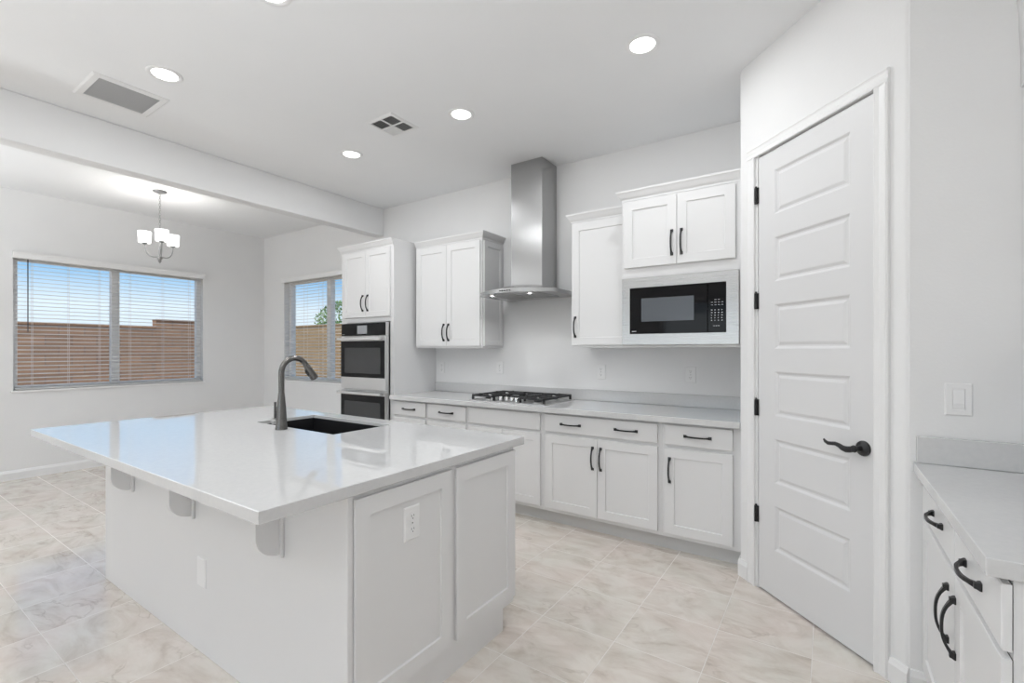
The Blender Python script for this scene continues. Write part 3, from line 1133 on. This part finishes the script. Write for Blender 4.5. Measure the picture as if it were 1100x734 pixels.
# doors on the working side
for a, b in ((-3.51, -3.05), (-3.03, -2.57), (-2.55, -2.09), (-1.78, -1.35)):
    dd = shaker(isl, Frame((0, 0, 0), (-1, 0), (0, -1)).M, -b, -a, .133, .85, -(IY1 - .0), 'door')
    pull(dd, Frame((0, 0, 0), (-1, 0), (0, -1)).M, -a - .03, .70, -(IY1 - .0))
bm = B(); nested(bm, 1.80, 2.07, .133, .85, [(0, -IY1 + .019), (0, -IY1), (.01, -IY1)], M=Frame((0, 0, 0), (-1, 0), (0, -1)).M)
obj('door', bm, CAB, isl)

# island worktop with sink cut-out
TX0, TX1, TY0, TY1 = -3.652, -1.277, .672, 2.010
SX0, SX1, SY0, SY1 = -2.885, -2.126, 1.505, 1.888
bm = B()
zt_, zb_ = .914, .8755
zi_ = .896      # the slab is thin inside, its outer edge built up


def ring_rect(x0, x1, y0, y1, z, i=0.0):
    return [(x0 + i, y0 + i, z), (x1 - i, y0 + i, z), (x1 - i, y1 - i, z), (x0 + i, y1 - i, z)]


loft(bm, [ring_rect(SX0, SX1, SY0, SY1, zi_), ring_rect(SX0, SX1, SY0, SY1, zi_, -.018), ring_rect(SX0, SX1, SY0, SY1, zb_, -.018), ring_rect(TX0, TX1, TY0, TY1, zb_, .002), ring_rect(TX0, TX1, TY0, TY1, zb_ + .002),
          ring_rect(TX0, TX1, TY0, TY1, zt_ - .002), ring_rect(TX0, TX1, TY0, TY1, zt_, .002),
          ring_rect(SX0, SX1, SY0, SY1, zt_, -.001), ring_rect(SX0, SX1, SY0, SY1, zt_ - .001), ring_rect(SX0, SX1, SY0, SY1, zi_)], False, False)
bmesh.ops.remove_doubles(bm, verts=bm.verts[:], dist=1e-5)
it = obj('island_worktop', bm, QUARTZ, origin=(-2.46, 1.34, .875))
tag(it, 'large glossy white quartz worktop on the kitchen island', 'worktop')

sk = thing('kitchen_sink', 'black undermount sink set into the island worktop', 'sink', (-2.5, 1.7, .70))
bm = B()
loft(bm, [ring_rect(SX0, SX1, SY0, SY1, .8955, -.015), ring_rect(SX0, SX1, SY0, SY1, .8955, .002), ring_rect(SX0, SX1, SY0, SY1, .700, .012),
          ring_rect(SX0, SX1, SY0, SY1, .682, .035)], False, True)
loft(bm, [ring_rect(SX0, SX1, SY0, SY1, .8953, -.015), ring_rect(SX0, SX1, SY0, SY1, .8800, -.015), ring_rect(SX0, SX1, SY0, SY1, .8800, -.008),
          ring_rect(SX0, SX1, SY0, SY1, .675, -.002)], False, True)
obj('basin', bm, SINKM, sk)
bm = B()
lathe(bm, [(.045, 0), (.043, .004), (.034, .003), (.030, -.002), (.005, -.003)], (-2.5, 1.70, .683), 28)
obj('drain', bm, STEEL2, sk, True)

# faucet
FX, FY = -2.500, 1.442
fc = thing('kitchen_faucet', 'grey brushed metal gooseneck faucet behind the black island sink', 'faucet', (FX, FY, .914))
bm = B()
lathe(bm, [(.031, 0), (.031, .006), (.0295, .012), (.027, .06), (.0225, .13), (.0175, .185), (.0162, .20)], (FX, FY, .9143), 32)
fb_ = obj('faucet_body', bm, FAUC, fc, True)
bm = B()
R_ = .078
yc = FY + R_
pts = [(FX, FY, 1.110), (FX, FY, 1.16), (FX, FY, 1.20)]
zc = 1.228
pts += [(FX, yc - R_ * cos(a), zc + R_ * sin(a)) for a in [radians(v) for v in range(0, 151, 10)]]
tube(bm, pts, .0152, 16)
spn = obj('spout', bm, FAUC, fc, True)
e_ = Vector(pts[-1]); dr_ = (Vector(pts[-1]) - Vector(pts[-2])).normalized()
bm = B()
tube(bm, [e_, e_ + dr_ * .012, e_ + dr_ * .03, e_ + dr_ * .085, e_ + dr_ * .098, e_ + dr_ * .10], [.0155, .0185, .0195, .0225, .022, .017], 20)
hd_ = obj('spray_head', bm, FAUC, fc, True)
bm = B()
side = Vector((0, -dr_.z, dr_.y)).normalized()
if side.y > 0: side = -side
c0 = e_ + dr_ * .045 + side * .0205
tube(bm, [c0 - dr_ * .022, c0, c0 + dr_ * .022], [.005, .008, .005], 10)
obj('spray_button', bm, SLOT, hd_, True)
bm = B()
lathe(bm, [(.012, 0), (.012, -.030), (.0175, -.034), (.0185, -.058), (.014, -.063), (.002, -.064)], (FX - .022, FY, .955), 20, 'x')
kn = obj('handle_hub', bm, NICK, fc, True)
bm = B()
tube(bm, [(FX - .062, FY, .968), (FX - .060, FY - .002, .990), (FX - .056, FY - .004, 1.062)], [.007, .0068, .0062], 12)
obj('lever', bm, FAUC, kn, True)

# ================================================================== SMALL COUNTER ON THE RIGHT
rc = thing('side_cabinet', 'white base cabinet with two drawers and two doors against the right wall', 'cabinet', (.6, 1.9, 0))
RX = .320; RD = .300; RY0, RY1 = 1.392, YE - .001
bm = B(); box(bm, RX, XR - .001, RY0, RY1, .105, .8745)
obj('cabinet_body', bm, CAB, rc)
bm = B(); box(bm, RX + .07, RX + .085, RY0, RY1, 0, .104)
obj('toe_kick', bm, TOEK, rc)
sy = 1.823
drs = ((RY1 - .03, sy + .004, 2.066), (sy - .004, RY0 - .004, 1.614))
for a, b, hu in drs:
    d1 = slab_front(rc, FR, -a, -b, .722, .862, RD + .001, .0165)
    pull(d1, FR, -hu, .792, RD + .001, False, .16)
for a, b, hu in ((RY1 - .03, sy + .0015, 1.905), (sy - .0015, RY0 - .004, 1.812)):
    d1 = shaker(rc, FR, -a, -b, .133, .706, RD + .001, th=.0165)
    pull(d1, FR, -hu, .560, RD + .001, True, .17)
bm = B()
for za, zb in ((.724, .860), (.135, .704)):
    box(bm, RD + .0176, RX + .0002, RY0 + .002, sy - .006, za, zb)
obj('bumper_gap', bm, DARK, rc)
rt = thing('side_worktop', 'white quartz worktop with low splash on the right hand cabinet', 'worktop', (.6, 1.9, .875))
bm = B(); box(bm, .276, XR - .001, 1.378, YE - .001, .875, .914, .0025, 2)
obj('worktop_slab', bm, QUARTZ, rt)
bm = B(); box(bm, .286, XR - .022, YE - .021, YE - .001, .9145, 1.017, .002)
obj('backsplash', bm, QUARTZ, rt)
bm = B(); box(bm, XR - .021, XR - .001, 1.38, YE - .001, .9145, 1.017, .002)
obj('side_splash', bm, QUARTZ, rt)
# upper cabinet above it; only the end of its crown reaches the frame
ru = thing('wall_cabinet', 'white wall cabinet over the right counter, only its crown edge in view', 'cabinet', (.76, 1.9, 1.37))
bm = B(); box(bm, .610, XR - .001, RY0, RY1, 1.372, 2.62)
obj('cabinet_body', bm, CAB, ru)
bm = B()
prof = [(.610, 2.285), (.572, 2.290), (.571, 2.40), (.566, 2.56), (.560, 2.63), (.610, 2.63)]
loft(bm, [[(x, y, z) for x, z in prof] for y in (RY0 - .03, RY1)])
obj('crown_moulding', bm, CAB, ru)
for a, b in ((RY1 - .01, sy + .0015), (sy - .0015, RY0 + .01)):
    shaker(ru, FR, -a, -b, 1.39, 2.27, .590)


# ================================================================== WALL PLATES
def wall_outlet(u, z, lab):
    a, b = B(), B()
    outlet_mesh(a, b, FB, u, z, YB - .0003)
    t = thing('power_outlet', lab, 'outlet', (u, YB, z), group='white outlets on the back wall')
    p = obj('cover_plate', a, PLATE, t)
    obj('outlet_slots', b, SLOT, t)


wall_outlet(-3.455, 1.165, 'white outlet in the corner beside the tall oven cabinet')
wall_outlet(-2.690, 1.178, 'white outlet on the wall just left of the cooktop')
wall_outlet(-1.620, 1.164, 'white outlet right of the cooktop, below the tall single door cabinet')
wall_outlet(-.880, 1.161, 'white outlet on the wall below the microwave')
sw = thing('light_switch', 'white rocker light switch on the wall above the right counter', 'light switch', (.408, YE, 1.165))
bm = B()
nested(bm, .369, .447, 1.104, 1.226, [(0, YE - .0003), (0, YE - .003), (.004, YE - .006), (.021, YE - .006), (.022, YE - .003), (.023, YE - .003)])
obj('cover_plate', bm, PLATE, sw)
bm = B()
prism(bm, [(YE - .002, 1.134), (YE - .0065, 1.134), (YE - .0085, 1.150), (YE - .0065, 1.196), (YE - .002, 1.196)], .3925, .4235, 'x')
obj('rocker', bm, PLATE, sw)

# ================================================================== CEILING FIXTURES
lights = [(-3.35, 1.196, 'recessed ceiling light beside the large return grille'),
          (-3.387, 2.575, 'recessed ceiling light nearest the header beam, left of the supply vent'),
          (-2.165, 2.573, 'recessed ceiling light between the supply vent and the range hood'),
          (-.846, 2.545, 'recessed ceiling light nearest the pantry door'),
          (-2.165, 1.195, 'recessed ceiling light cut by the top edge of the photo, left of centre')]
extra = [(-.846, 1.195), (-3.387, -.2), (-2.165, -.2), (-.846, -.2), (-5.7, -1.8), (-3.387, -1.8), (-2.165, -1.8), (-.846, -1.8), (-5.7, -3.4), (-2.165, -3.4)]  # unseen lights added to brighten the room
proto = None


def downlight(x, y, lab, power=LAMP_POWER):
    global proto
    if proto is None:
        t = thing('recessed_light', lab, 'ceiling light', (x, y, H), group='round recessed ceiling lights')
        bm = B()
        lathe(bm, [(.067, 0), (.094, 0), (.094, -.003), (.088, -.007), (.076, -.007), (.068, -.003)], (x, y, H - .0002), 40, caps=False)
        bmesh.ops.remove_doubles(bm, verts=bm.verts[:], dist=1e-6)
        obj('trim_ring', bm, TRIM, t, True)
        bm = B()
        lathe(bm, [(.0665, 0), (.066, -.003), (.04, -.005), (.0005, -.0055)], (x, y, H - .0004), 40)
        obj('lamp_lens', bm, LAMPLENS, t, True)
        proto = t
    else:
        t = proto.copy(); COL.objects.link(t); t.location = (x, y, H)
        t['label'] = lab
        for ch in proto.children:
            if ch.type != 'MESH': continue
            c = ch.copy(); COL.objects.link(c); c.parent = t
    ld = bpy.data.lights.new('lamp_glow', 'AREA')
    ld.shape = 'DISK'; ld.size = .125; ld.energy = power
    ld.color = (.965, .985, 1.0)
    lo = bpy.data.objects.new('lamp_glow', ld)
    COL.objects.link(lo); lo.parent = t
    lo.location = (0, 0, -.010)


for x, y, lab in lights: downlight(x, y, lab)
for x, y in extra:
    downlight(x, y, 'recessed ceiling light behind the camera, outside the photo', 3.0)

# return air grille
rg = thing('return_grille', 'square return air grille with grey filter on the ceiling near the beam', 'ceiling vent', (-3.865, 1.14, H))
gx0, gx1, gy0, gy1 = -4.065, -3.665, .940, 1.340
bm = B()
loft(bm, [ring_rect(gx0, gx1, gy0, gy1, H - .0005), ring_rect(gx0, gx1, gy0, gy1, H - .004), ring_rect(gx0, gx1, gy0, gy1, H - .010, .010),
          ring_rect(gx0, gx1, gy0, gy1, H - .010, .040), ring_rect(gx0, gx1, gy0, gy1, H - .004, .042), ring_rect(gx0, gx1, gy0, gy1, H - .0005, .042)], False, False)
obj('grille_frame', bm, TRIM, rg)
bm = B()
box(bm, gx0 + .042, gx1 - .042, gy0 + .042, gy1 - .042, H - .003, H - .0005)
k = gx0 + .047
while k < gx1 - .045:
    box(bm, k, k + .003, gy0 + .042, gy1 - .042, H - .008, H - .003)
    k += .0085
obj('grille_louvres', bm, mat('grey_louvre', (.50, .50, .50), .7), rg)

# supply register
sr = thing('supply_vent', 'square supply air register with dark slots, between the ceiling lights', 'ceiling vent', (-2.695, 2.413, H))
gx0, gx1, gy0, gy1 = -2.832, -2.558, 2.275, 2.550
bm = B()
loft(bm, [ring_rect(gx0, gx1, gy0, gy1, H - .0005), ring_rect(gx0, gx1, gy0, gy1, H - .003), ring_rect(gx0, gx1, gy0, gy1, H - .008, .012),
          ring_rect(gx0, gx1, gy0, gy1, H - .008, .026), ring_rect(gx0, gx1, gy0, gy1, H - .0005, .028)], False, False)
xm, ym = (gx0 + gx1) / 2, (gy0 + gy1) / 2
box(bm, xm - .005, xm + .005, gy0 + .026, gy1 - .026, H - .009, H - .001)
box(bm, gx0 + .026, gx1 - .026, ym - .005, ym + .005, H - .009, H - .001)
obj('register_frame', bm, TRIM, sr)
bm = B(); box(bm, gx0 + .027, gx1 - .027, gy0 + .027, gy1 - .027, H - .0025, H - .0008)
obj('duct_opening', bm, DARK, sr)
bm = B()
for qi, (ax, bx, ay, by) in enumerate(((gx0 + .028, xm - .006, gy0 + .028, ym - .006), (xm + .006, gx1 - .028, gy0 + .028, ym - .006),
                                      (gx0 + .028, xm - .006, ym + .006, gy1 - .028), (xm + .006, gx1 - .028, ym + .006, gy1 - .028))):
    n = 6
    for k in range(n):
        if qi == 0:   # louvres along x
            y = ay + (k + .5) * (by - ay) / n
            tl = .006
            loft(bm, [[(x, y - tl, H - .0095), (x, y - tl + .001, H - .0095), (x, y + tl, H - .003), (x, y + tl - .001, H - .003)] for x in (ax, bx)])
        else:
            x = ax + (k + .5) * (bx - ax) / n
            tl = .006 if qi == 2 else -.006
            loft(bm, [[(x - tl, y, H - .0095), (x - tl + .001, y, H - .0095), (x + tl, y, H - .003), (x + tl - .001, y, H - .003)] for y in (ay, by)])
obj('louvres', bm, TRIM, sr)

# chandelier
cx_, cy_ = -5.85, 2.045
ch = thing('chandelier', 'small nickel chandelier with three lit white glass shades over the dining area', 'chandelier', (cx_, cy_, H))
bm = B()
lathe(bm, [(.062, 0), (.062, -.006), (.055, -.016), (.030, -.022), (.012, -.030), (.004, -.034)], (cx_, cy_, H - .0005), 28)
obj('ceiling_canopy', bm, NICK, ch, True)
bm = B()
zt_c, zb_c = H - .030, 2.62
nl = 15
for k in range(nl):     # chain links, alternating
    z = zt_c - (k + .5) * (zt_c - zb_c) / nl
    hl = (zt_c - zb_c) / nl * .62
    pts = []
    for j in range(13):
        a = 2 * pi * j / 12
        u_ = .0085 * cos(a); v_ = hl * sin(a)
        pts.append((cx_ + (u_ if k % 2 else 0), cy_ + (0 if k % 2 else u_), z + v_))
    tube(bm, pts, .0022, 6, caps=False)
obj('chain', bm, NICK, ch, True)
bm = B()
lathe(bm, [(.004, 2.64), (.012, 2.632), (.012, 2.622), (.006, 2.612), (.006, 2.42), (.0095, 2.405), (.0095, 2.345), (.022, 2.338), (.026, 2.326), (.022, 2.314), (.010, 2.306), (.016, 2.294), (.010, 2.282), (.003, 2.270)], (cx_, cy_, 0), 20)
obj('centre_stem', bm, NICK, ch, True)
yaw = radians(CAM_YAW)
for az in (73, 193, 313):
    a = radians(az) + yaw
    dx_, dy_ = cos(a), sin(a)
    R3 = .14
    bm = B()
    pts = []
    for k in range(13):
        t = k / 12
        rr_ = .015 + (R3 - .015) * sin(t * pi / 2) ** .9
        zz = 2.337 - .010 * sin(t * pi) + .125 * (1 - cos(t * pi / 2)) ** 1.2
        pts.append((cx_ + dx_ * rr_, cy_ + dy_ * rr_, zz))
    tube(bm, pts, .0058, 8)
    ax_, ay_ = cx_ + dx_ * R3, cy_ + dy_ * R3
    zc_ = pts[-1][2]
    lathe(bm, [(.006, -.004), (.014, .004), (.026, .010), (.027, .016), (.012, .018)], (ax_, ay_, zc_), 18)
    arm = obj('arm', bm, NICK, ch, True)
    bm = B()
    zs = zc_ + .015
    lathe(bm, [(.004, .001), (.050, 0), (.054, .004), (.060, .118), (.057, .118), (.051, .008), (.004, .006)], (ax_, ay_, zs), 28)
    obj('glass_shade', bm, SHADE, arm, True)
    pl = bpy.data.lights.new('bulb_light', 'POINT')
    pl.energy = 3.0; pl.shadow_soft_size = .02; pl.color = (1, .97, .92)
    lo = bpy.data.objects.new('bulb_light', pl)
    COL.objects.link(lo); lo.parent = ch
    lo.location = Vector((ax_, ay_, zs + .10)) - Vector((cx_, cy_, H))
